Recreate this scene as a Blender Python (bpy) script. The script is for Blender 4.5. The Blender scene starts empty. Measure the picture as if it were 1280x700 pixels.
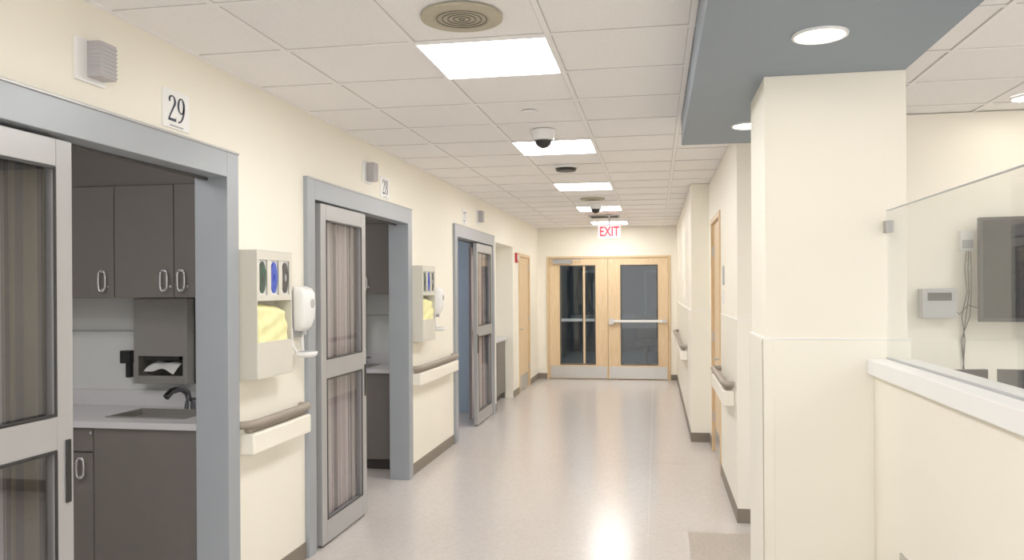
import bpy, bmesh, math, random
from mathutils import Matrix, Vector, noise
random.seed(3)
S = bpy.context.scene
S.view_settings.view_transform = 'Standard'
S.view_settings.exposure = 0.36
S.view_settings.gamma = 1.17

# ------------------------------------------------------------ materials
def lin(c):
    c = c/255.0
    return c/12.92 if c <= 0.04045 else ((c+0.055)/1.055)**2.4
def col(r, g, b): return (lin(r), lin(g), lin(b), 1)
def mat(name, rgb, rough=0.5, metal=0.0, var=0.0, vscale=6, bump=0.0, bscale=120, spec=0.5, emit=0, stretch=None, rgb2=None):
    m = bpy.data.materials.new(name); m.use_nodes = True
    nt = m.node_tree; b = nt.nodes['Principled BSDF']
    c = col(*rgb)
    b.inputs['Base Color'].default_value = c
    b.inputs['Roughness'].default_value = rough
    b.inputs['Metallic'].default_value = metal
    b.inputs['Specular IOR Level'].default_value = spec
    tc = nt.nodes.new('ShaderNodeTexCoord'); mp = nt.nodes.new('ShaderNodeMapping')
    nt.links.new(tc.outputs['Object'], mp.inputs['Vector'])
    if stretch: mp.inputs['Scale'].default_value = stretch
    if var > 0 or rgb2:
        n = nt.nodes.new('ShaderNodeTexNoise'); n.inputs['Scale'].default_value = vscale; n.inputs['Detail'].default_value = 5
        nt.links.new(mp.outputs['Vector'], n.inputs['Vector'])
        r = nt.nodes.new('ShaderNodeValToRGB')
        c2 = col(*rgb2) if rgb2 else tuple(x*(1-var) for x in c[:3])+(1,)
        r.color_ramp.elements[0].position = 0.35; r.color_ramp.elements[1].position = 0.65
        r.color_ramp.elements[0].color = c2; r.color_ramp.elements[1].color = c
        nt.links.new(n.outputs['Fac'], r.inputs['Fac']); nt.links.new(r.outputs['Color'], b.inputs['Base Color'])
    if bump > 0:
        n2 = nt.nodes.new('ShaderNodeTexNoise'); n2.inputs['Scale'].default_value = bscale
        nt.links.new(mp.outputs['Vector'], n2.inputs['Vector'])
        bp = nt.nodes.new('ShaderNodeBump'); bp.inputs['Strength'].default_value = bump; bp.inputs['Distance'].default_value = 0.002
        nt.links.new(n2.outputs['Fac'], bp.inputs['Height']); nt.links.new(bp.outputs['Normal'], b.inputs['Normal'])
    if emit:
        b.inputs['Emission Color'].default_value = c; b.inputs['Emission Strength'].default_value = emit
    return m
def glassmat(name, tint, base=0.06):
    m = bpy.data.materials.new(name); m.use_nodes = True
    nt = m.node_tree; nt.nodes.clear()
    o = nt.nodes.new('ShaderNodeOutputMaterial'); mx = nt.nodes.new('ShaderNodeMixShader')
    t = nt.nodes.new('ShaderNodeBsdfTransparent'); g = nt.nodes.new('ShaderNodeBsdfGlossy')
    t.inputs['Color'].default_value = (*tint, 1); g.inputs['Roughness'].default_value = 0.02
    lw = nt.nodes.new('ShaderNodeLayerWeight'); lw.inputs['Blend'].default_value = 0.25
    ma = nt.nodes.new('ShaderNodeMath'); ma.operation = 'MULTIPLY_ADD'; ma.inputs[1].default_value = 0.22; ma.inputs[2].default_value = base
    nt.links.new(lw.outputs['Facing'], ma.inputs[0]); nt.links.new(ma.outputs[0], mx.inputs['Fac'])
    nt.links.new(t.outputs[0], mx.inputs[1]); nt.links.new(g.outputs[0], mx.inputs[2]); nt.links.new(mx.outputs[0], o.inputs['Surface'])
    return m
CREAM = mat('cream_paint', (246, 241, 227), 0.55, var=0.015, vscale=2, bump=0.15, bscale=180, spec=0.3)
WAINS = mat('cream_wall_protection', (245, 241, 228), 0.4, bump=0.1, bscale=250)
WHITE = mat('white_laminate', (246, 246, 246), 0.35, var=0.02)
ROOMW = mat('room_wall_paint', (218, 220, 220), 0.6, var=0.02)
BLUEW = mat('pale_blue_paint', (176, 196, 220), 0.6, var=0.02)
CEIL = mat('ceiling_tile', (246, 244, 243), 0.9, var=0.05, vscale=90, bump=0.3, bscale=150, spec=0.1)
TBAR = mat('ceiling_tbar', (244, 242, 241), 0.6)
TGAP = mat('tile_shadow_gap', (198, 193, 190), 0.9)
FLOOR = mat('vinyl_floor', (202, 195, 191), 0.2, rgb2=(194, 186, 182), vscale=45, bump=0.02, bscale=60)
SEAM = mat('floor_seam', (178, 168, 162), 0.5)
FLOOR2 = mat('vinyl_floor_dark', (182, 171, 160), 0.35, rgb2=(160, 149, 138), vscale=60)
BASE = mat('taupe_rubber_base', (122, 112, 100), 0.5, var=0.05)
SOFF = mat('blue_grey_paint', (132, 145, 157), 0.5, var=0.02, bump=0.1, spec=0.3)
ALU = mat('grey_painted_metal', (154, 160, 167), 0.38, 0.15, var=0.03)
ALU2 = mat('satin_aluminium', (172, 172, 173), 0.35, 0.3, var=0.03)
STEEL = mat('brushed_steel', (200, 198, 195), 0.32, 0.75, var=0.08, vscale=20, stretch=(1, 1, 15))
STEELD = mat('brushed_steel_box', (160, 157, 154), 0.32, 0.55, var=0.08, vscale=20, stretch=(1, 1, 15))
CHROME = mat('chrome', (225, 225, 228), 0.15, 0.9)
CHROMED = mat('dark_chrome', (120, 122, 128), 0.12, 1.0)
BLACK = mat('black_plastic', (22, 22, 24), 0.35)
DARK = mat('dark_grey', (60, 58, 58), 0.5)
CAB = mat('grey_laminate', (108, 103, 99), 0.45, var=0.03, vscale=15)
CAB2 = mat('grey_laminate_edge', (60, 55, 52), 0.5)
CTR = mat('counter_laminate', (212, 211, 215), 0.35, var=0.03, vscale=60)
WOOD = mat('maple', (230, 203, 164), 0.4, rgb2=(220, 189, 146), vscale=8, stretch=(9, 9, 0.7))
WOODF = mat('maple_frame', (222, 193, 152), 0.4, rgb2=(210, 179, 136), vscale=8, stretch=(9, 9, 0.7))
RAILB = mat('taupe_handrail', (148, 137, 124), 0.45, var=0.04)
RAILC = mat('cream_bumper', (246, 241, 228), 0.4)
DISP = mat('beige_plastic', (212, 208, 196), 0.4, var=0.02)
PLW = mat('white_plastic', (238, 238, 238), 0.3)
GREYP = mat('grey_plastic', (170, 172, 175), 0.4)
LOUV = mat('louvre_grey', (176, 170, 172), 0.4)
YEL = mat('yellow_gown', (244, 240, 176), 0.8, var=0.05, vscale=20)
BLUEP = mat('blue_glove_box', (25, 50, 160), 0.5, rgb2=(60, 90, 200), vscale=30)
GREENP = mat('green_glove_box', (20, 85, 55), 0.5, rgb2=(60, 60, 60), vscale=30)
REDP = mat('red_plastic', (190, 30, 35), 0.4)
NAVY = mat('navy_ink', (25, 38, 62), 0.5)
SPK = mat('beige_grille', (180, 172, 150), 0.5, 0.1)
PANEL = mat('lit_panel', (255, 252, 247), 0.5, emit=20)
PANELR = mat('lit_room_panel', (255, 251, 247), 0.5, emit=10)
DLITE = mat('downlight_lens', (255, 246, 228), 0.5, emit=18)
EXITR = mat('exit_red', (255, 20, 35), 0.5, emit=1.6)
EXITW = mat('exit_face', (255, 205, 210), 0.5, emit=0.5)
COVE = mat('dim_lamp', (180, 215, 235), 0.5, emit=9)
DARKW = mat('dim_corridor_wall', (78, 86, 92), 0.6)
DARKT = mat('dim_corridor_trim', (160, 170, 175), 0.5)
GLASS = glassmat('clear_glass', (0.95, 0.96, 0.96), 0.02)
GLASSL = glassmat('sliding_door_glass', (0.88, 0.88, 0.89), 0.04)
GLASSD = glassmat('tinted_door_glass', (0.8, 0.84, 0.86), 0.04)
SCREEN = mat('tv_screen', (16, 16, 18), 0.25, spec=0.2)

def stripes(name, cols4):
    m = bpy.data.materials.new(name); m.use_nodes = True
    nt = m.node_tree; b = nt.nodes['Principled BSDF']; b.inputs['Roughness'].default_value = 0.9
    tc = nt.nodes.new('ShaderNodeTexCoord'); mp = nt.nodes.new('ShaderNodeMapping')
    mp.inputs['Scale'].default_value = (0, 1, 0.0)
    n = nt.nodes.new('ShaderNodeTexNoise'); n.inputs['Scale'].default_value = 20; n.inputs['Detail'].default_value = 1
    r = nt.nodes.new('ShaderNodeValToRGB'); r.color_ramp.interpolation = 'CONSTANT'
    e = r.color_ramp.elements; e[0].color = col(*cols4[0]); e[0].position = 0; e[1].color = col(*cols4[1]); e[1].position = 0.42
    e2 = e.new(0.5); e2.color = col(*cols4[2]); e3 = e.new(0.6); e3.color = col(*cols4[3])
    nt.links.new(tc.outputs['Object'], mp.inputs['Vector']); nt.links.new(mp.outputs[0], n.inputs['Vector'])
    nt.links.new(n.outputs['Fac'], r.inputs['Fac']); nt.links.new(r.outputs[0], b.inputs['Base Color'])
    return m
CURT = stripes('striped_curtain', [(120, 110, 112), (196, 182, 180), (226, 216, 212), (150, 138, 138)])
CURTY = stripes('striped_curtain_grey', [(62, 60, 64), (104, 100, 88), (84, 82, 86), (140, 136, 138)])

# ------------------------------------------------------------ builder
class B:
    def __init__(s, name): s.name = name; s.v = []; s.f = []; s.fm = []; s.sm = []; s.mats = []
    def mi(s, m):
        if m not in s.mats: s.mats.append(m)
        return s.mats.index(m)
    def add(s, vs, fs, m, smooth=False):
        o = len(s.v); s.v += [tuple(v) for v in vs]
        for f in fs: s.f.append(tuple(i+o for i in f)); s.fm.append(s.mi(m)); s.sm.append(smooth)
    def box(s, x0, x1, y0, y1, z0, z1, m, M=None):
        vs = [Vector((x, y, z)) for z in (z0, z1) for y in (y0, y1) for x in (x0, x1)]
        if M: vs = [M @ v for v in vs]
        s.add(vs, [(0, 2, 3, 1), (4, 5, 7, 6), (0, 1, 5, 4), (2, 6, 7, 3), (0, 4, 6, 2), (1, 3, 7, 5)], m)
    def cyl(s, c, r, h, axis, m, n=24, r2=None, sc=(1, 1)):
        r2 = r if r2 is None else r2
        R = {'Z': Matrix.Identity(3), 'X': Matrix(((0, 0, 1), (1, 0, 0), (0, 1, 0))), 'Y': Matrix(((0, 1, 0), (0, 0, 1), (1, 0, 0)))}[axis]
        vs = []
        for k, (rr, z) in enumerate(((r, -h/2), (r2, h/2))):
            for i in range(n):
                a = 2*math.pi*i/n
                vs.append(Vector(c)+R @ Vector((rr*sc[0]*math.cos(a), rr*sc[1]*math.sin(a), z)))
        s.add(vs, [(i, (i+1) % n, n+(i+1) % n, n+i) for i in range(n)], m, True)
        s.add(vs, [tuple(range(n-1, -1, -1)), tuple(range(n, 2*n))], m)
    def loft(s, rings, m, n=28, p=0.55):
        vs = []
        for (z, x0, x1, y0, y1) in rings:
            cx, cy, rx, ry = (x0+x1)/2, (y0+y1)/2, (x1-x0)/2, (y1-y0)/2
            for i in range(n):
                t = 2*math.pi*i/n; c, q = math.cos(t), math.sin(t)
                vs.append((cx+rx*math.copysign(abs(c)**p, c), cy+ry*math.copysign(abs(q)**p, q), z))
        k = len(rings)
        s.add(vs, [(j*n+i, j*n+(i+1) % n, (j+1)*n+(i+1) % n, (j+1)*n+i) for j in range(k-1) for i in range(n)]+[tuple(range(n)), tuple(range((k-1)*n, k*n))], m, True)
    def dome(s, c, r, m, n=20, rings=7, down=True, sz=1.0):
        vs = []; fs = []
        for j in range(rings+1):
            a = math.pi/2*j/rings
            for i in range(n):
                t = 2*math.pi*i/n
                vs.append((c[0]+r*math.cos(a)*math.cos(t), c[1]+r*math.cos(a)*math.sin(t), c[2]+(-1 if down else 1)*sz*r*math.sin(a)))
        for j in range(rings):
            for i in range(n): fs.append((j*n+i, j*n+(i+1) % n, (j+1)*n+(i+1) % n, (j+1)*n+i))
        s.add(vs, fs, m, True)
    def tube(s, pts, r, m, n=10):
        pts = [Vector(p) for p in pts]; vs = []; fs = []
        for i, p in enumerate(pts):
            d = (pts[min(i+1, len(pts)-1)]-pts[max(i-1, 0)]).normalized()
            up = Vector((0, 0, 1)) if abs(d.z) < 0.9 else Vector((1, 0, 0))
            a = d.cross(up).normalized(); b = d.cross(a)
            for k in range(n):
                t = 2*math.pi*k/n; vs.append(p+a*math.cos(t)*r+b*math.sin(t)*r)
        for i in range(len(pts)-1):
            for k in range(n): fs.append((i*n+k, i*n+(k+1) % n, (i+1)*n+(k+1) % n, (i+1)*n+k))
        s.add(vs, fs, m, True)
        s.add(vs, [tuple(range(n)), tuple(range((len(pts)-1)*n, len(pts)*n))], m)
    def handle(s, c, h, w, m, face='-Y'):
        pts = []
        for k in range(25):
            t = 2*math.pi*k/24
            u = w/2*math.copysign(abs(math.cos(t))**0.6, math.cos(t)); z = h/2*math.copysign(abs(math.sin(t))**0.6, math.sin(t))
            pts.append((c[0]+u, c[1]-0.018, c[2]+z))
        s.tube(pts, 0.0065, m, 8)
        s.box(c[0]-0.01, c[0]+0.01, c[1]-0.015, c[1], c[2]+h/2-0.012, c[2]+h/2, m)
        s.box(c[0]-0.01, c[0]+0.01, c[1]-0.015, c[1], c[2]-h/2, c[2]-h/2+0.012, m)
    def done(s, bevel=0.0, solid=None):
        xs = [v[0] for v in s.v]; ys = [v[1] for v in s.v]; zs = [v[2] for v in s.v]
        o = Vector(((min(xs)+max(xs))/2, (min(ys)+max(ys))/2, min(zs)))
        me = bpy.data.meshes.new(s.name)
        me.from_pydata([tuple(Vector(v)-o) for v in s.v], [], s.f)
        for m in s.mats: me.materials.append(m)
        for i, p in enumerate(me.polygons): p.material_index = s.fm[i]; p.use_smooth = s.sm[i]
        me.update()
        bm = bmesh.new(); bm.from_mesh(me); bmesh.ops.recalc_face_normals(bm, faces=bm.faces); bm.to_mesh(me); bm.free()
        ob = bpy.data.objects.new(s.name, me); ob.location = o; S.collection.objects.link(ob)
        if bevel:
            md = ob.modifiers.new('bevel', 'BEVEL'); md.width = bevel; md.segments = 2; md.limit_method = 'ANGLE'; md.angle_limit = math.radians(50)
        return ob
def text_child(parent, name, txt, size, loc, rot, m, ext=0.002, sx=1.0):
    cu = bpy.data.curves.new(name, 'FONT'); cu.body = txt; cu.size = size; cu.align_x = 'CENTER'; cu.align_y = 'CENTER'; cu.extrude = ext
    cu.materials.append(m)
    ob = bpy.data.objects.new(name, cu); S.collection.objects.link(ob)
    ob.location = loc; ob.rotation_euler = rot; ob.scale = (sx, 1, 1)
    ob.parent = parent; ob.matrix_parent_inverse = Matrix.Translation(-Vector(parent.location))
    return ob

XL = -2.12; XB = -2.26; H = 2.74; YE = 14.46
# ------------------------------------------------------------ shell
b = B('floor')
b.box(-6, 6, -4, 21, -0.1, 0, FLOOR)
b.box(-0.062, -0.058, -4, YE, 0, 0.0006, SEAM)
b.box(XL, 0.37, 7.6, 7.603, 0, 0.0006, SEAM)
b.box(0.2, 0.92, -4, 5.5, 0, 0.0012, FLOOR2)
b.done()

b = B('ceiling')
b.box(-6, 6, -4, 21, H+0.006, H+0.1, CEIL)
gx = [-1.065+0.61*k for k in range(-1, 10)]
for x in gx:
    b.box(x-0.012, x+0.012, -4, YE, H-0.001, H+0.006, TBAR)
    b.box(x-0.0155, x-0.012, -4, YE, H+0.003, H+0.006, TGAP); b.box(x+0.012, x+0.0155, -4, YE, H+0.003, H+0.006, TGAP)
k = -12
while 3.445+0.61*k < YE:
    y = 3.445+0.61*k; k += 1
    if y < -4: continue
    b.box(XL, 5.5, y-0.012, y+0.012, H-0.0005, H+0.006, TBAR)
    b.box(XL, 5.5, y-0.0155, y-0.012, H+0.003, H+0.006, TGAP); b.box(XL, 5.5, y+0.012, y+0.0155, H+0.003, H+0.006, TGAP)
b.box(XL, XL+0.02, -4, YE, H-0.003, H+0.006, TBAR)
b.done()

b = B('wall_left')
frames = [(1.65, 3.77), (4.59, 6.72), (8.24, 10.35)]
HT = 2.34
prev = -4
for (a, c) in frames:
    b.box(XB, XL, prev, a, 0, H, CREAM); b.box(XB, XL, a, c, HT, H, CREAM); prev = c
b.box(XB, XL, prev, 10.55, 0, H, CREAM)
b.box(XB, XL, 10.55, 11.85, 2.27, H, CREAM)
b.box(XB, XL, 11.85, 12.36, 0, H, CREAM)
b.box(XB, XL, 12.36, 13.44, 2.2, H, CREAM)
b.box(XB, XL, 13.44, YE, 0, H, CREAM)
b.done()
b = B('wall_alcove')
b.box(XB-0.6, XB-0.5, 10.5, 11.95, 0, H, CREAM)
b.box(XB-0.5, XB, 11.85, 11.95, 0, H, CREAM)
b.box(XB-0.5, XB, 10.55, 11.85, 2.27, 2.35, CREAM)
b.done()
b = B('wall_room_partition')
for (y0, y1) in ((4.545, 4.66), (7.495, 7.61)):
    b.box(-5.6, XB, y0, y1, 0, H, ROOMW)
b.box(-5.6, XB, 10.36, 10.55, 0, H, BLUEW)
b.box(-5.7, -5.6, -1, 10.55, 0, H, ROOMW)
b.box(-5.6, XB, -1.1, -1, 0, H, ROOMW)
b.done()
b = B('wall_end')
b.box(XL, -1.955, YE, YE+0.14, 0, H, CREAM); b.box(0.255, 1.2, YE, YE+0.14, 0, H, CREAM); b.box(-1.955, 0.255, YE, YE+0.14, 2.22, H, CREAM)
b.box(-2.3, XL, YE, YE+0.14, 0, H, CREAM)
b.done()
XR = 0.56; XR2 = 0.37; WZ = 1.41
b = B('wall_right')
b.box(XR, 1.25, 5.77, 7.22, 0, H, CREAM)
b.box(XR+0.1, 1.25, 7.22, 8.3, 0, H, CREAM); b.box(XR, XR+0.1, 7.22, 8.3, 2.32, H, CREAM)
b.box(XR, 1.25, 8.3, 8.72, 0, H, CREAM)
b.box(XR2, 1.25, 8.72, YE, 0, H, CREAM)
b.box(XR-0.008, 1.1, 5.76, 7.15, 0.1, WZ, WAINS)
b.box(XR2-0.008, 0.57, 8.71, 9.4, 0.1, WZ-0.02, WAINS)
b.box(XR2-0.008, 0.57, 9.5, YE-0.02, 0.1, WZ-0.02, WAINS)
b.box(XR-0.011, 1.1, 5.757, 7.153, WZ, WZ+0.006, WHITE); b.box(XR2-0.011, 0.57, 8.707, YE-0.02, WZ-0.02, WZ-0.014, WHITE)
b.done()
b = B('wall_nurse_station')
b.box(1.08, 5.5, 5.5, 5.77, 0, H, CREAM)
b.box(1.08, 5.5, 5.492, 5.5, 0, 1.3, WAINS)
b.box(5.5, 5.6, -4, 5.77, 0, H, CREAM)
b.done()
b = B('baseboard_left')
for (y0, y1) in ((-4, 1.65), (3.77, 4.59), (6.72, 8.24), (10.35, 10.55), (11.85, 12.36), (13.44, YE)):
    b.box(XL, XL+0.008, y0, y1, 0, 0.1, BASE)
b.done()
b = B('baseboard_end')
b.box(XL+0.008, -1.955, YE-0.008, YE, 0, 0.1, BASE); b.box(0.255, XR2-.01, YE-0.008, YE, 0, 0.1, BASE)
b.done()
b = B('baseboard_right')
b.box(XR-0.012, XR, 5.758, 7.22, 0, 0.1, BASE); b.box(XR, 1.25, 5.758, 5.77, 0, 0.1, BASE)
b.box(XR-0.012, XR, 8.3, 8.7, 0, 0.1, BASE)
b.box(XR2-0.012, XR2, 8.708, YE, 0, 0.1, BASE); b.box(XR2, XR, 8.708, 8.72, 0, 0.1, BASE)
b.done()

# bulkhead, column, half wall
b = B('ceiling_bulkhead')
b.box(0.17, 1.06, -4, 5.34, 2.57, H+0.005, SOFF)
b.done(0.002)
b = B('column')
b.box(0.475, 1.06, 3.675, 4.18, 0, 2.57, CREAM)
b.box(0.463, 1.072, 3.663, 4.192, 0.0, 1.41, WAINS)
b.box(0.462, 1.073, 3.662, 4.193, 1.41, 1.416, WHITE)
b.box(0.459, 0.466, 3.659, 3.70, 0.0, 1.41, WAINS); b.box(0.459, 0.51, 3.659, 3.666, 0.0, 1.41, WAINS)
b.done(0.003)
b = B('wall_half_partition')
b.box(0.92, 1.06, -4, 3.66, 0, 1.265, CREAM)
b.box(0.893, 1.09, -4, 3.66, 1.265, 1.33, WHITE)
b.done(0.004)
b = B('glass_screen')
b.box(0.972, 0.98, -1.5, 3.655, 1.332, 1.962, GLASS)
b.box(0.972, 0.98, -1.5, 3.655, 1.962, 1.966, GREYP)
b.box(0.969, 0.983, -1.5, 3.655, 1.33, 1.336, GREYP)
b.box(0.962, 0.992, 3.62, 3.66, 1.87, 1.92, STEELD)
b.done()
b = B('outlet_plate')
b.box(0.912, 0.92, 3.2, 3.28, 0.5, 0.62, STEEL); b.box(0.909, 0.913, 3.22, 3.26, 0.52, 0.56, REDP); b.box(0.909, 0.913, 3.22, 3.26, 0.57, 0.6, REDP)
b.done(0.002)

# ------------------------------------------------------------ ceiling devices
def panel(x0, y0, m, name='ceiling_light_panel', w=0.61):
    b = B(name)
    f = 0.015
    b.box(x0+f, x0+w-f, y0+f, y0+0.61-f, H-0.004, H+0.005, m)
    for (a, c, d, e) in ((0.008, w-0.008, 0.008, f), (0.008, w-0.008, 0.61-f, 0.602), (0.008, f, f, 0.61-f), (w-f, w-0.008, f, 0.61-f)):
        b.box(x0+a, x0+c, y0+d, y0+e, H-0.007, H+0.004, TBAR)
    b.done()
for i in range(-2, 5): panel(-1.065, 3.445+2.44*i, PANEL)
for (x, y) in ((2.595, 1.005), (2.595, 3.445), (4.425, 2.2), (2.595, -1.4)): panel(x, y, PANEL)
for (x, y) in ((-4.0, 1.0), (-3.4, 2.3), (-4.0, 5.6), (-4.0, 8.9)): panel(x, y, PANELR, 'room_light_panel')

def speaker(x, y, r=0.165, name='ceiling_speaker'):
    b = B(name)
    b.cyl((x, y, H-0.006), r, 0.012, 'Z', SPK, 40, r)
    for k in range(1, 11):
        rr = r*0.68*k/10
        pts = [(x+rr*math.cos(t*math.pi/16), y+rr*math.sin(t*math.pi/16), H-0.0125) for t in range(33)]
        b.tube(pts, 0.0022, DARK if k % 2 else SPK, 5)
    b.done()
speaker(-0.764, 3.14); speaker(-0.76, 9.85, 0.15)
def domecam(x, y):
    b = B('security_dome_camera')
    b.cyl((x, y, H-0.012), 0.082, 0.024, 'Z', PLW, 32, 0.088); b.cyl((x, y, H-0.045), 0.072, 0.045, 'Z', PLW, 32, 0.08)
    b.dome((x, y, H-0.066), 0.06, BLACK); b.cyl((x, y, H-0.067), 0.07, 0.01, 'Z', GREYP, 32); b.done()
domecam(-0.765, 5.52); domecam(-0.765, 10.45)
b = B('sprinkler_cover'); b.cyl((-0.765, 4.91, H-0.004), 0.045, 0.008, 'Z', PLW, 28, 0.05); b.done()
b = B('smoke_detector'); b.cyl((-0.79, 7.17, H-0.01), 0.12, 0.02, 'Z', PLW, 32); b.cyl((-0.79, 7.17, H-0.03), 0.085, 0.03, 'Z', BLACK, 28, 0.1); b.done()
b = B('air_diffuser'); b.box(-1.0, -0.53, 12.1, 12.5, H-0.01, H, GREYP)
for k in range(6): b.box(-0.97, -0.56, 12.14+k*0.06, 12.16+k*0.06, H-0.014, H-0.01, DARK)
b.done()
def downlight(x, y, z):
    b = B('recessed_downlight')
    pts = [(x+0.093*math.cos(t*math.pi/20), y+0.093*math.sin(t*math.pi/20), z-0.003) for t in range(41)]
    b.tube(pts, 0.008, PLW, 8)
    b.cyl((x, y, z-0.002), 0.088, 0.004, 'Z', DLITE, 40); b.done()
downlight(0.6, 3.1, 2.57); downlight(0.53, 4.75, 2.57); downlight(2.15, 5.13, H); downlight(0.6, 1.0, 2.57)

b = B('exit_sign')
b.box(-0.845, -0.515, 12.0, 12.03, 2.39, 2.575, EXITW); b.box(-0.85, -0.51, 11.99, 12.04, 2.575, 2.60, ALU2)
b.cyl((-0.68, 12.015, 2.67), 0.015, 0.14, 'Z', ALU2); b.cyl((-0.68, 12.015, 2.73), 0.06, 0.02, 'Z', ALU2)
o = b.done()
text_child(o, 'exit_lettering', 'EXIT', 0.2, (-0.68, 11.996, 2.48), (math.radians(90), 0, 0), EXITR, 0.004, 0.72).data.offset = 0.004

# ------------------------------------------------------------ sliding doors + frames
def frame(a, c, n):
    b = B('trim_%d' % n)
    w = 0.11; x1 = XL+0.028; x0 = XB-0.01
    b.box(x0, x1, a, a+w, 0, HT, ALU); b.box(x0, x1, c-w, c, 0, HT, ALU); b.box(x0, x1, a+w, c-w, 2.205, HT, ALU)
    b.box(x1, x1+0.006, a+0.0, c, HT-0.012, HT, ALU2)
    b.box(XL-0.09, XL-0.075, a+w, c-w, 2.19, 2.205, DARK)
    b.done(0.003)
for i, (a, c) in enumerate(frames): frame(a, c, i+1)
def leaf(y0, y1, x0, n, pull):
    b = B('door_%d' % n); t = 0.045; x1 = x0+t; s = 0.08
    b.box(x0, x1, y0, y0+s, 0.015, 2.19, ALU2); b.box(x0, x1, y1-s, y1, 0.015, 2.19, ALU2)
    b.box(x0, x1, y0+s, y1-s, 2.09, 2.19, ALU2); b.box(x0, x1, y0+s, y1-s, 1.07, 1.19, ALU2); b.box(x0, x1, y0+s, y1-s, 0.015, 0.16, ALU2)
    for (z0, z1) in ((0.16, 1.07), (1.19, 2.09)):
        b.box(x0+0.02, x0+0.026, y0+s, y1-s, z0, z1, GLASSL)
        g = 0.012
        b.box(x1-0.004, x1+0.003, y0+s, y0+s+g, z0, z1, BLACK); b.box(x1-0.004, x1+0.003, y1-s-g, y1-s, z0, z1, BLACK)
        b.box(x1-0.004, x1+0.003, y0+s+g, y1-s-g, z0, z0+g, BLACK); b.box(x1-0.004, x1+0.003, y0+s+g, y1-s-g, z1-g, z1, BLACK)
    yy = y1-0.03 if pull > 0 else y0+0.03
    b.box(x1, x1+0.008, yy-0.012, yy+0.012, 0.87, 1.1, BLACK)
    b.box(x0+0.01, x1-0.01, y0+0.02, y0+0.05, 0, 0.015, DARK); b.box(x0+0.01, x1-0.01, y1-0.05, y1-0.02, 0, 0.015, DARK)
    b.done(0.003)
leaf(1.55, 2.62, -2.165, 1, 1); leaf(4.77, 5.56, -2.13, 2, 1); leaf(9.33, 10.23, -2.15, 3, -1)
def curtain(y0, y1, x, m, lam=0.13, amp=0.03):
    vs = []; fs = []; n = int((y1-y0)/0.006)
    for i in range(n+1):
        y = y0+(y1-y0)*i/n
        for z in (0.06, 2.15):
            w = math.sin(2*math.pi*y/lam+0.9*math.sin(y*9)); w = math.copysign(abs(w)**0.6, w)
            vs.append((x+amp*w*(1.0 if z < 1 else 0.8), y, z))
    for i in range(n): fs.append((2*i, 2*i+2, 2*i+3, 2*i+1))
    b = B('privacy_curtain'); b.add(vs, fs, m, True)
    b.box(x-0.012, x+0.012, y0, y1, 2.15, 2.185, ALU2)
    b.done()
curtain(1.3, 2.72, -2.255, CURTY, 0.17, 0.04); curtain(4.72, 5.66, -2.19, CURT, 0.10, 0.025); curtain(9.4, 10.2, -2.21, CURT)

# ------------------------------------------------------------ signs and corridor devices (left wall)
def ribbon(pts, ws):
    vs = []
    for i, p in enumerate(pts):
        a = pts[max(i-1, 0)]; c = pts[min(i+1, len(pts)-1)]
        dx, dy = c[0]-a[0], c[1]-a[1]; l = math.hypot(dx, dy) or 1
        nx, ny = -dy/l, dx/l
        vs += [(p[0]+nx*ws[i]/2, p[1]+ny*ws[i]/2), (p[0]-nx*ws[i]/2, p[1]-ny*ws[i]/2)]
    return vs, [(2*i, 2*i+2, 2*i+3, 2*i+1) for i in range(len(pts)-1)]
def ell(cx, cy, rx, ry, thick, thin, a0=0, a1=360, n=40):
    P = []; W = []
    for i in range(n+1):
        t = math.radians(a0+(a1-a0)*i/n); P.append((cx+rx*math.cos(t), cy+ry*math.sin(t))); W.append(thin+(thick-thin)*abs(math.cos(t))**1.5)
    return P, W
def rect(x0, x1, y0, y1): return [(x0, y0), (x1, y0), (x1, y1), (x0, y1)], [(0, 1, 2, 3)]
def glyph(ch):
    out = []
    if ch == '2':
        P, W = ell(.25, .76, .17, .21, .12, .05, 165, -25, 24)
        for k in range(1, 11):
            u = k/10; P.append((.40*(1-u)+.06*u, .67*(1-u)+.07*u)); W.append(.10*(1-u)+.05*u)
        out.append(ribbon(P, W)); out.append(rect(.03, .48, .0, .11)); out.append(ribbon(*ell(.10, .78, .02, .02, .07, .07)))
        out.append(rect(.45, .48, .1, .17))
    if ch == '9':
        out.append(ribbon(*ell(.25, .68, .17, .29, .12, .05)))
        P, W = [], []
        for k in range(16):
            t = math.radians(0-95*k/15); P.append((.08+.34*math.cos(t), .66+.64*math.sin(t))); W.append(.12-.07*k/15)
        out.append(ribbon(P, W))
    if ch == '8':
        out.append(ribbon(*ell(.25, .76, .14, .215, .11, .05))); out.append(ribbon(*ell(.25, .275, .18, .255, .12, .05)))
    if ch == '7':
        out.append(rect(.04, .48, .88, .99)); out.append(rect(.04, .08, .78, .89)); P = [(.45-.27*k/8-.02*math.sin(math.pi*k/8), .9-.9*k/8) for k in range(9)]
        out.append(ribbon(P, [.05+.07*k/8 for k in range(9)]))
    return out
def sign(y, txt):
    b = B('room_number_sign')
    b.box(XL, XL+0.006, y-0.1, y+0.1, 2.365, 2.535, WHITE)
    b.box(XL+0.006, XL+0.0075, y-0.05, y+0.05, 2.373, 2.380, GREYP)
    sc = 0.115; y0 = y-0.067
    for i, ch in enumerate(txt):
        for (vs, fs) in glyph(ch):
            b.add([(XL+0.0075, y0+(0.0+i*0.6+v[0]*1.12)*sc, 2.396+v[1]*sc) for v in vs], fs, NAVY)
    b.done()
sign(3.27, '29'); sign(6.08, '28'); sign(8.77, '27')
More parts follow.
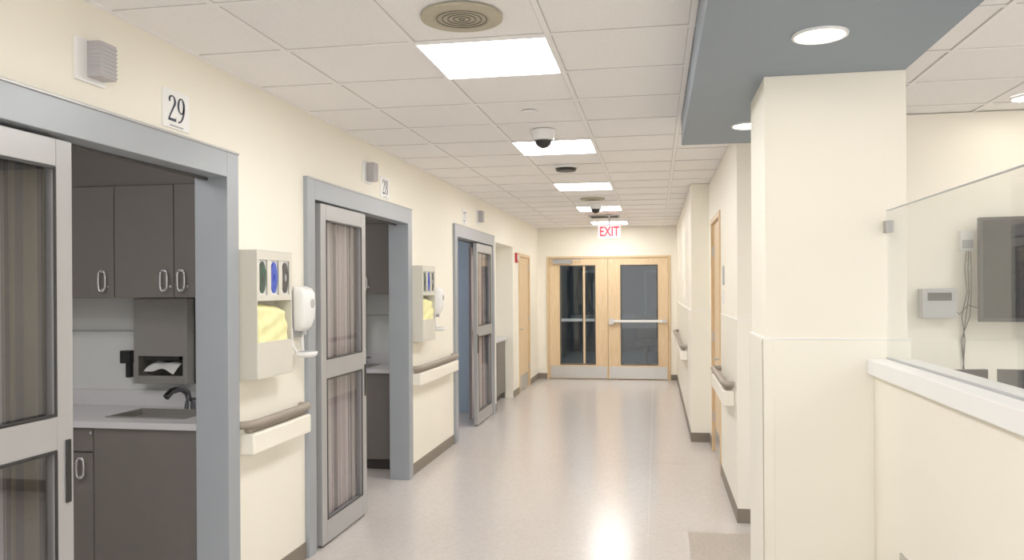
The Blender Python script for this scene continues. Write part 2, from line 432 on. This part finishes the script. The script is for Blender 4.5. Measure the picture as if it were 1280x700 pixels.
def dome(y):
    b = B('nurse_call_light')
    b.box(XL, XL+0.014, y-0.01, y+0.15, 2.43, 2.59, PLW)
    b.box(XL+0.014, XL+0.07, y+0.045, y+0.14, 2.45, 2.585, LOUV)
    for k in range(8): b.box(XL+0.02, XL+0.073, y+0.043, y+0.142, 2.458+k*0.0155, 2.464+k*0.0155, GREYP)
    b.done(0.002)
dome(2.64); dome(5.6); dome(9.38)

def ppe(y):
    b = B('glove_and_gown_dispenser'); x1 = XL+0.11; w = 0.40; p = 0.006
    z0, z1 = 1.18, 1.85
    b.box(XL, XL+p, y, y+w, z0, z1, DISP)
    b.box(XL, x1, y, y+p, z0, z1, DISP); b.box(XL, x1, y+w-p, y+w, z0, z1, DISP)
    b.box(XL, x1, y+p, y+w-p, z1-p, z1, DISP); b.box(XL, x1, y+p, y+w-p, z0, z0+p, DISP)
    b.box(x1-p, x1, y+p, y+w-p, z0+p, 1.37, DISP)
    b.box(XL+p, x1-0.012, y+p, y+w-p, 1.585, 1.595, DISP)
    b.box(x1-p, x1, y+p, y+w-p, 1.80, z1-p, DISP); b.box(x1-p, x1, y+p, y+w-p, 1.585, 1.615, DISP)
    cw = (w-2*p)/3
    cols = [GREENP, BLUEP, DARK]
    for k in range(3):
        yc = y+p+cw*(k+0.5)
        b.box(XL+p, x1-0.012, yc-cw/2+0.006, yc+cw/2-0.006, 1.597, 1.838, PLW)
        b.cyl((x1-0.009, yc, 1.708), 0.036, 0.008, 'X', cols[k], 28, None, (1, 2.3))
        b.cyl((x1-0.004, yc, 1.708), 0.010, 0.008, 'X', [DARK, BLUEP, GREYP][k], 16, 0.006, (1, 2.6))
        if k < 2:
            yy = y+p+cw*(k+1); b.box(x1-p, x1, yy-0.02, yy+0.02, 1.615, 1.80, DISP)
    b.box(x1-p, x1, y+p, y+p+0.022, 1.615, 1.80, DISP); b.box(x1-p, x1, y+w-p-0.022, y+w-p, 1.615, 1.80, DISP)
    nu, nv = 44, 26; vs = []; fs = []
    for j in range(nv+1):
        for i in range(nu+1):
            u = i/nu; v = j/nv
            yy = y+0.010+u*(w-0.045+0.02*math.sin(5*v)); zz = 1.33+v*0.248-0.03*u*v
            e = min(1, 12*u+0.25, 9*(1-u)+0.2)**0.8*min(1, 0.9+v, 4*(1-v)+0.5)
            fold = 0.0035*math.sin(20*u+4*v)+0.004*math.sin(17*v-9*u+1)
            vs.append((XL+0.010+0.093*e+fold*e+0.005*noise.noise(Vector((yy*18, zz*14, y))), yy, zz))
    for j in range(nv):
        for i in range(nu): fs.append((j*(nu+1)+i, j*(nu+1)+i+1, (j+1)*(nu+1)+i+1, (j+1)*(nu+1)+i))
    b.add(vs, fs, YEL, True)
    b.done(0.002)
ppe(3.80); ppe(6.76)
def sanitizer(y):
    b = B('hand_sanitizer_dispenser')
    b.box(XL, XL+0.02, y+0.005, y+0.145, 1.36, 1.64, GREYP)
    Y0, Y1 = y, y+0.15
    b.loft([(1.40, XL+0.015, XL+0.075, Y0+0.025, Y1-0.025), (1.425, XL+0.015, XL+0.095, Y0+0.012, Y1-0.012), (1.47, XL+0.015, XL+0.112, Y0+0.003, Y1-0.003),
            (1.55, XL+0.015, XL+0.118, Y0, Y1), (1.62, XL+0.015, XL+0.112, Y0, Y1), (1.65, XL+0.015, XL+0.095, Y0+0.006, Y1-0.006), (1.663, XL+0.015, XL+0.06, Y0+0.02, Y1-0.02)], PLW)
    b.cyl((XL+0.119, y+0.075, 1.56), 0.026, 0.004, 'X', GREYP, 24)
    b.cyl((XL+0.06, y+0.075, 1.39), 0.018, 0.03, 'Z', GREYP)
    for q in (0.012, 0.138):
        b.tube([(XL+0.012, y+q, 1.42), (XL+0.014, y+q, 1.36), (XL+0.02, y+q, 1.31), (XL+0.035, y+q*0.7+0.022, 1.275), (XL+0.06, y+q*0.5+0.037, 1.262)], 0.009, PLW)
    b.loft([(1.243, XL+0.03, XL+0.12, y+0.03, y+0.12), (1.25, XL+0.02, XL+0.135, y+0.018, y+0.132), (1.275, XL+0.018, XL+0.14, y+0.012, y+0.138)], PLW, p=0.8)
    b.loft([(1.2755, XL+0.03, XL+0.128, y+0.024, y+0.126), (1.2775, XL+0.03, XL+0.128, y+0.024, y+0.126)], GREYP, p=0.8)
    b.done()
sanitizer(4.38); sanitizer(7.34)
def handrail(y0, y1, xw, d, name='handrail'):
    b = B(name)
    def bx(a, c, *r): b.box(min(xw+d*a, xw+d*c), max(xw+d*a, xw+d*c), *r)
    pts = [(xw+d*0.005, y0+0.005, 0.945), (xw+d*0.04, y0+0.01, 0.947), (xw+d*0.07, y0+0.035, 0.95), (xw+d*0.075, y0+0.08, 0.95), (xw+d*0.075, y1-0.08, 0.95), (xw+d*0.07, y1-0.035, 0.95), (xw+d*0.04, y1-0.01, 0.947), (xw+d*0.005, y1-0.005, 0.945)]
    b.tube(pts, 0.021, RAILB, 14)
    bx(0.0, 0.085, y0+0.02, y1-0.02, 0.79, 0.90, RAILC)
    bx(0.02, 0.06, y0+0.03, y1-0.03, 0.90, 0.935, RAILB)
    b.done(0.01)
handrail(3.79, 4.52, XL, 1); handrail(6.75, 8.16, XL, 1)
handrail(5.9, 7.12, XR-0.008, -1); handrail(9.6, 13.2, XR2-0.008, -1)

# ------------------------------------------------------------ patient room casework
def casework(dy):
    yf, yb, yu = 3.96+dy, 4.54+dy, 4.21+dy
    xr, xl = XB-0.015, -4.25
    b = B('base_cabinet')
    b.box(xl, xr, yf+0.02, yb, 0.1, 0.885, CAB); b.box(xl, xr, yf+0.08, yb, 0, 0.1, CAB2)
    spl = [(-4.24, -3.66), (-3.655, -3.083), (-3.077, xr)]
    for (a, c) in spl[:2]:
        b.box(a, c, yf, yf+0.02, 0.11, 0.74, CAB); b.box(a, c, yf, yf+0.02, 0.75, 0.88, CAB)
    b.box(spl[2][0], spl[2][1], yf, yf+0.02, 0.11, 0.88, CAB)
    b.handle((-3.15, yf, 0.66), 0.11, 0.045, CHROME); b.handle((-3.72, yf, 0.66), 0.11, 0.045, CHROME)
    b.cyl((-3.09, yf-0.004, 0.855), 0.009, 0.01, 'Y', CHROME)
    b.done(0.002)
    b = B('countertop')
    sx0, sx1, sy0, sy1 = -3.08, -2.62, yf+0.13, yf+0.43
    b.box(xl, sx0, yf-0.02, yb, 0.885, 0.92, CTR); b.box(sx1, xr, yf-0.02, yb, 0.885, 0.92, CTR)
    b.box(sx0, sx1, yf-0.02, sy0, 0.885, 0.92, CTR); b.box(sx0, sx1, sy1, yb, 0.885, 0.92, CTR)
    b.done()
    b = B('sink')
    r = 0.014
    b.box(sx0-r, sx1+r, sy0-r, sy0, 0.92, 0.927, STEELD); b.box(sx0-r, sx1+r, sy1, sy1+r, 0.92, 0.927, STEELD)
    b.box(sx0-r, sx0, sy0, sy1, 0.92, 0.927, STEELD); b.box(sx1, sx1+r, sy0, sy1, 0.92, 0.927, STEELD)
    b.box(sx0, sx0+0.003, sy0, sy1, 0.887, 0.922, STEELD); b.box(sx1-0.003, sx1, sy0, sy1, 0.887, 0.922, STEELD)
    b.box(sx0, sx1, sy0, sy0+0.003, 0.887, 0.922, STEELD); b.box(sx0, sx1, sy1-0.003, sy1, 0.887, 0.922, STEELD)
    b.box(sx0, sx1, sy0, sy1, 0.886, 0.889, STEELD)
    b.done()
    b = B('faucet'); fx = -2.80; fy = yb-0.09
    b.cyl((fx, fy, 0.945), 0.034, 0.05, 'Z', CHROMED, 24, 0.026)
    b.tube([(fx, fy, 0.96), (fx-0.01, fy-0.01, 1.02), (fx-0.03, fy-0.05, 1.05), (fx-0.05, fy-0.11, 1.04), (fx-0.06, fy-0.15, 1.01)], 0.02, CHROMED, 12)
    b.box(fx-0.01, fx+0.07, fy-0.01, fy+0.01, 0.975, 0.99, CHROMED)
    b.done(0.003)
    b = B('wall_cabinet')
    b.box(xl, xr, yu+0.02, yb, 1.60, 2.26, CAB)
    b.box(xl, xr, yu+0.03, yb, 2.26, H, CAB)
    xs = [-3.9, -3.515, -3.13, -2.745, xr]
    b.box(xl, xr, yu+0.015, yu+0.02, 1.602, 2.262, CAB2)
    for i in range(4): b.box(xs[i]+0.003, xs[i+1]-0.003, yu, yu+0.015, 1.602, 2.256, CAB)
    for x in (-3.20, -2.80, -2.69):
        b.handle((x, yu, 1.70), 0.12, 0.045, CHROME); b.cyl((x+(0.03 if x < -3 else 0.035), yu-0.003, 1.665), 0.008, 0.008, 'Y', CHROME)
    b.done(0.002)
    b = B('paper_towel_dispenser')
    xa, xc = -3.17, -2.81; y1 = yb-0.001; z0, z1 = 1.07, 1.595
    b.box(xa, xc, y1-0.10, y1, 1.24, z1, STEELD)
    b.box(xa-0.008, xa, y1-0.02, y1, z0-0.008, z1, DARK); b.box(xc, xc+0.008, y1-0.02, y1, z0-0.008, z1, DARK)
    b.box(xa, xa+0.03, y1-0.10, y1, z0, 1.24, STEELD); b.box(xc-0.03, xc, y1-0.10, y1, z0, 1.24, STEELD)
    b.box(xa+0.03, xc-0.03, y1-0.10, y1, z0, z0+0.05, STEELD); b.box(xa+0.03, xc-0.03, y1-0.01, y1, z0+0.05, 1.24, DARK)
    b.box(xa+0.06, xc-0.06, y1-0.09, y1-0.02, 1.215, 1.24, BLACK)
    vs = []
    for j in range(5):
        for i in range(13):
            u = i/12; v = j/4
            vs.append((xa+0.08+u*0.2, y1-0.03-v*0.09, 1.205-0.045*v**1.5-0.02*abs(u-0.5)**2*4+0.008*math.sin(9*u+2*v)))
    b.add(vs, [(j*13+i, j*13+i+1, (j+1)*13+i+1, (j+1)*13+i) for j in range(4) for i in range(12)], PLW, True)
    b.done(0.003)
    b = B('wall_sharps_clip')
    b.box(-3.28, -3.21, yb-0.012, yb, 1.10, 1.24, GREYP); b.box(-3.29, -3.22, yb-0.07, yb-0.012, 1.19, 1.27, BLACK); b.box(-3.265, -3.235, yb-0.05, yb-0.012, 1.1, 1.19, BLACK)
    b.done(0.004)
    b = B('trim_backsplash'); b.box(-4.25, xr, yb-0.004, yb+0.004, 1.385, 1.395, GREYP); b.box(xl, xr, yb-0.02, yb, 0.921, 1.02, CTR); b.done()
casework(0.0); casework(2.95)

# alcove counter
b = B('alcove_counter')
b.box(XB-0.495, XB+0.06, 10.555, 11.845, 0.88, 0.92, CTR)
b.box(XB-0.495, XB+0.02, 10.56, 10.6, 0, 0.88, CAB); b.box(XB-0.495, XB+0.02, 11.8, 11.84, 0, 0.88, CAB)
b.box(XB-0.495, XB, 10.6, 11.8, 0.1, 0.88, CAB); b.box(XB, XB+0.02, 10.62, 11.19, 0.1, 0.87, CAB); b.box(XB, XB+0.02, 11.2, 11.78, 0.1, 0.87, CAB)
b.box(XB-0.495, XB-0.04, 10.6, 11.8, 0.0, 0.1, CAB2)
b.done(0.003)
b = B('fire_alarm_strobe'); b.box(XL, XL+0.03, 12.05, 12.17, 2.04, 2.19, REDP); b.box(XL+0.03, XL+0.045, 12.09, 12.13, 2.08, 2.16, PLW); b.done(0.003)

def side_door(y0, y1, zt, xw, d, n, tn, wood=WOOD):
    def bx(bb, a, c, *r): bb.box(min(xw+d*a, xw+d*c), max(xw+d*a, xw+d*c), *r)
    b = B('trim_%d' % tn); w = 0.05
    bx(b, -0.1, 0.015, y0, y0+w, 0, zt, WOODF); bx(b, -0.1, 0.015, y1-w, y1, 0, zt, WOODF); bx(b, -0.1, 0.015, y0+w, y1-w, zt-w, zt, WOODF)
    b.done(0.003)
    b = B('door_%d' % n)
    bx(b, -0.06, -0.015, y0+w+0.003, y1-w-0.003, 0.008, zt-w-0.003, wood)
    for z in (0.3, 1.1, 1.95): bx(b, -0.015, 0.004, y1-w-0.02, y1-w-0.003, z, z+0.1, STEEL)
    bx(b, -0.015, -0.012, y0+w+0.02, y1-w-0.02, 0.02, 0.25, STEEL)
    ya = y0+w+0.07
    b.cyl((xw+d*-0.005, ya, 1.0), 0.025, 0.02, 'X', STEEL); b.cyl((xw+d*0.02, ya, 1.0), 0.009, 0.05, 'X', STEEL)
    bx(b, 0.035, 0.05, ya-0.01, ya+0.11, 0.99, 1.01, STEEL)
    b.cyl((xw+d*-0.006, ya, 1.12), 0.025, 0.02, 'X', STEEL)
    b.done(0.002)
side_door(12.36, 13.44, 2.2, XL, 1, 4, 4); side_door(7.22, 8.3, 2.32, XR, -1, 5, 5)
b = B('light_switch_plate'); b.box(XR-0.006, XR, 6.9, 6.98, 1.5, 1.62, PLW); b.box(XR-0.012, XR-0.006, 6.925, 6.955, 1.53, 1.59, PLW); b.done(0.001)
b = B('wall_notice_plate'); b.box(XR-0.005, XR, 6.85, 7.0, 1.66, 1.82, GREYP); b.done(0.001)

# ------------------------------------------------------------ end double doors
b = B('trim_6')
b.box(-1.955, -1.915, YE-0.02, YE+0.14, 0, 2.22, WOODF); b.box(0.215, 0.255, YE-0.02, YE+0.14, 0, 2.22, WOODF); b.box(-1.915, 0.215, YE-0.02, YE+0.14, 2.18, 2.22, WOODF)
b.done(0.003)
def end_leaf(x0, x1, gx0, gx1, n, bar):
    b = B('door_%d' % n); y0 = YE-0.005; y1 = YE+0.04; z1 = 2.175; g0, g1 = 0.28, 2.04
    b.box(x0, gx0, y0, y1, 0.01, z1, WOOD); b.box(gx1, x1, y0, y1, 0.01, z1, WOOD)
    b.box(gx0, gx1, y0, y1, 0.01, g0, WOOD); b.box(gx0, gx1, y0, y1, g1, z1, WOOD)
    t = 0.018
    for (a, c, d, e) in ((gx0-t, gx0, g0-t, g1+t), (gx1, gx1+t, g0-t, g1+t), (gx0, gx1, g0-t, g0), (gx0, gx1, g1, g1+t)):
        b.box(a, c, y0-0.008, y0, d, e, DARK)
    b.box(gx0, gx1, y0+0.018, y0+0.026, g0, g1, GLASSD)
    b.box(x0+0.02, x1-0.02, y0-0.004, y0, 0.02, 0.235, STEEL)
    if bar == 1:
        b.box(x0+0.03, x1-0.04, y0-0.055, y0-0.02, 1.03, 1.07, PLW); b.box(x0+0.02, x0+0.1, y0-0.06, y0, 0.99, 1.10, STEEL); b.box(x1-0.1, x1-0.03, y0-0.06, y0, 1.02, 1.08, STEEL)
    else:
        b.box(gx0-0.1, gx1+0.1, y1+0.02, y1+0.055, 1.04, 1.09, PLW); b.box(x0+0.1, gx0-0.02, y1, y1+0.055, 1.03, 1.1, STEEL); b.box(gx1+0.02, x1-0.05, y1, y1+0.055, 1.03, 1.1, STEEL)
        b.box(gx0+(gx1-gx0)*0.66, gx0+(gx1-gx0)*0.72, y0+0.005, y0+0.035, g0, g1, WOOD)
        b.box(x0+0.08, x0+0.42, y0-0.06, y0, 2.09, 2.15, GREYP); b.box(x0+0.05, x0+0.6, y0-0.085, y0-0.06, 2.155, 2.17, GREYP)
    b.done(0.003)
end_leaf(-1.912, -0.853, -1.70, -1.09, 6, 0); end_leaf(-0.847, 0.212, -0.61, 0.014, 7, 1)
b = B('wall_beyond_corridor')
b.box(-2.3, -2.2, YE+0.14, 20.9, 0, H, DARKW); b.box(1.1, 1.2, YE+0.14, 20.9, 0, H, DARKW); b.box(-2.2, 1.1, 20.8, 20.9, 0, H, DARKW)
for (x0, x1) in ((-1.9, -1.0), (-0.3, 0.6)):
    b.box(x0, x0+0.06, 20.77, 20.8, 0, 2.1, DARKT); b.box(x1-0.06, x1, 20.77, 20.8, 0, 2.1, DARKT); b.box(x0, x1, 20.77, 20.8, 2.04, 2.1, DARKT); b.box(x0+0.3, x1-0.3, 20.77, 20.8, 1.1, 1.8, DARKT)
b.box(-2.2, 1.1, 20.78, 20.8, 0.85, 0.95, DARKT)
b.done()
b = B('corridor_lamp'); b.box(-0.55, 0.0, 17.5, 17.8, H-0.03, H+0.004, COVE); b.done()
b = B('corridor_lamp'); b.box(-1.9, -1.5, 18.5, 18.8, H-0.03, H+0.004, COVE); b.done()
b = B('office_chair')
cx, cy = -0.2, 16.5
for k in range(5):
    a = 2*math.pi*k/5; b.tube([(cx, cy, 0.1), (cx+0.28*math.cos(a), cy+0.28*math.sin(a), 0.07)], 0.018, BLACK); b.cyl((cx+0.28*math.cos(a), cy+0.28*math.sin(a), 0.03), 0.03, 0.03, 'X', BLACK)
b.cyl((cx, cy, 0.28), 0.025, 0.36, 'Z', BLACK); b.box(cx-0.24, cx+0.24, cy-0.24, cy+0.24, 0.45, 0.53, DARK); b.box(cx-0.21, cx+0.21, cy+0.2, cy+0.26, 0.6, 1.1, DARK); b.box(cx-0.03, cx+0.03, cy+0.22, cy+0.25, 0.5, 0.62, BLACK)
b.done(0.01)

# ------------------------------------------------------------ nurse station
b = B('wall_tv')
M = Matrix.Translation((1.95, 5.33, 1.75)) @ Matrix.Rotation(math.radians(-8), 4, 'Z')
b.box(0, 1.1, 0, 0.05, -0.33, 0.31, BLACK, M); b.box(0.02, 1.08, -0.004, 0, -0.305, 0.29, SCREEN, M)
b.box(2.35, 2.6, 5.28, 5.492, 1.65, 1.85, DARK)
b.done(0.004)
b = B('wall_control_box'); b.box(1.65, 1.85, 5.41, 5.5, 1.44, 1.625, GREYP); b.box(1.68, 1.82, 5.405, 5.41, 1.55, 1.6, DARK); b.done(0.005)
b = B('wall_outlet_box'); b.box(1.89, 1.97, 5.46, 5.5, 1.86, 1.99, PLW); b.box(1.90, 1.96, 5.44, 5.46, 1.88, 1.93, GREYP); b.done(0.003)
b = B('power_cables')
for k in range(3):
    o = 0.012*k
    b.tube([(1.93+o, 5.475, 1.86), (1.92+o*1.5, 5.475, 1.75), (1.93+o, 5.47, 1.6), (1.90+o*2, 5.475, 1.45), (1.92-o, 5.48, 1.3), (1.9+o, 5.48, 1.0)], 0.0028, DARK, 6)
b.tube([(1.85, 5.46, 1.5), (1.88, 5.46, 1.46), (1.93, 5.46, 1.52), (1.99, 5.45, 1.5)], 0.003, DARK, 6)
b.done()
b = B('nurse_desk')
b.box(1.2, 4.5, 4.7, 5.48, 0.72, 0.76, CTR)
for x in (1.22, 2.8, 4.45): b.box(x, x+0.03, 4.75, 5.46, 0, 0.72, CAB)
b.done(0.003)
for (mx, my, a) in ((1.55, 4.75, 10), (2.1, 4.78, -5)):
    b = B('computer_monitor'); M = Matrix.Translation((mx, my, 0)) @ Matrix.Rotation(math.radians(a), 4, 'Z')
    b.box(-0.25, 0.25, 0, 0.03, 0.88, 1.18, BLACK, M); b.box(-0.235, 0.235, 0.03, 0.034, 0.895, 1.165, SCREEN, M)
    b.box(-0.03, 0.03, -0.02, 0.0, 0.77, 1.0, BLACK, M); b.box(-0.12, 0.12, -0.03, 0.14, 0.76, 0.775, BLACK, M); b.done(0.003)

# ------------------------------------------------------------ world + camera
w = bpy.data.worlds.new('world'); S.world = w; w.use_nodes = True
w.node_tree.nodes['Background'].inputs['Color'].default_value = (1.0, 0.98, 0.96, 1)
w.node_tree.nodes['Background'].inputs['Strength'].default_value = 2.0
cd = bpy.data.cameras.new('camera'); cam = bpy.data.objects.new('camera', cd); S.collection.objects.link(cam)
cd.sensor_width = 36; cd.lens = 28.125; cd.shift_y = 0.0086; cd.clip_start = 0.05
cam.matrix_world = Matrix.Translation((0, 0, 1.64)) @ Matrix.Rotation(math.radians(10.2), 4, 'Z') @ Matrix.Rotation(math.radians(90), 4, 'X') @ Matrix.Rotation(math.radians(-0.35), 4, 'Z')
S.camera = cam
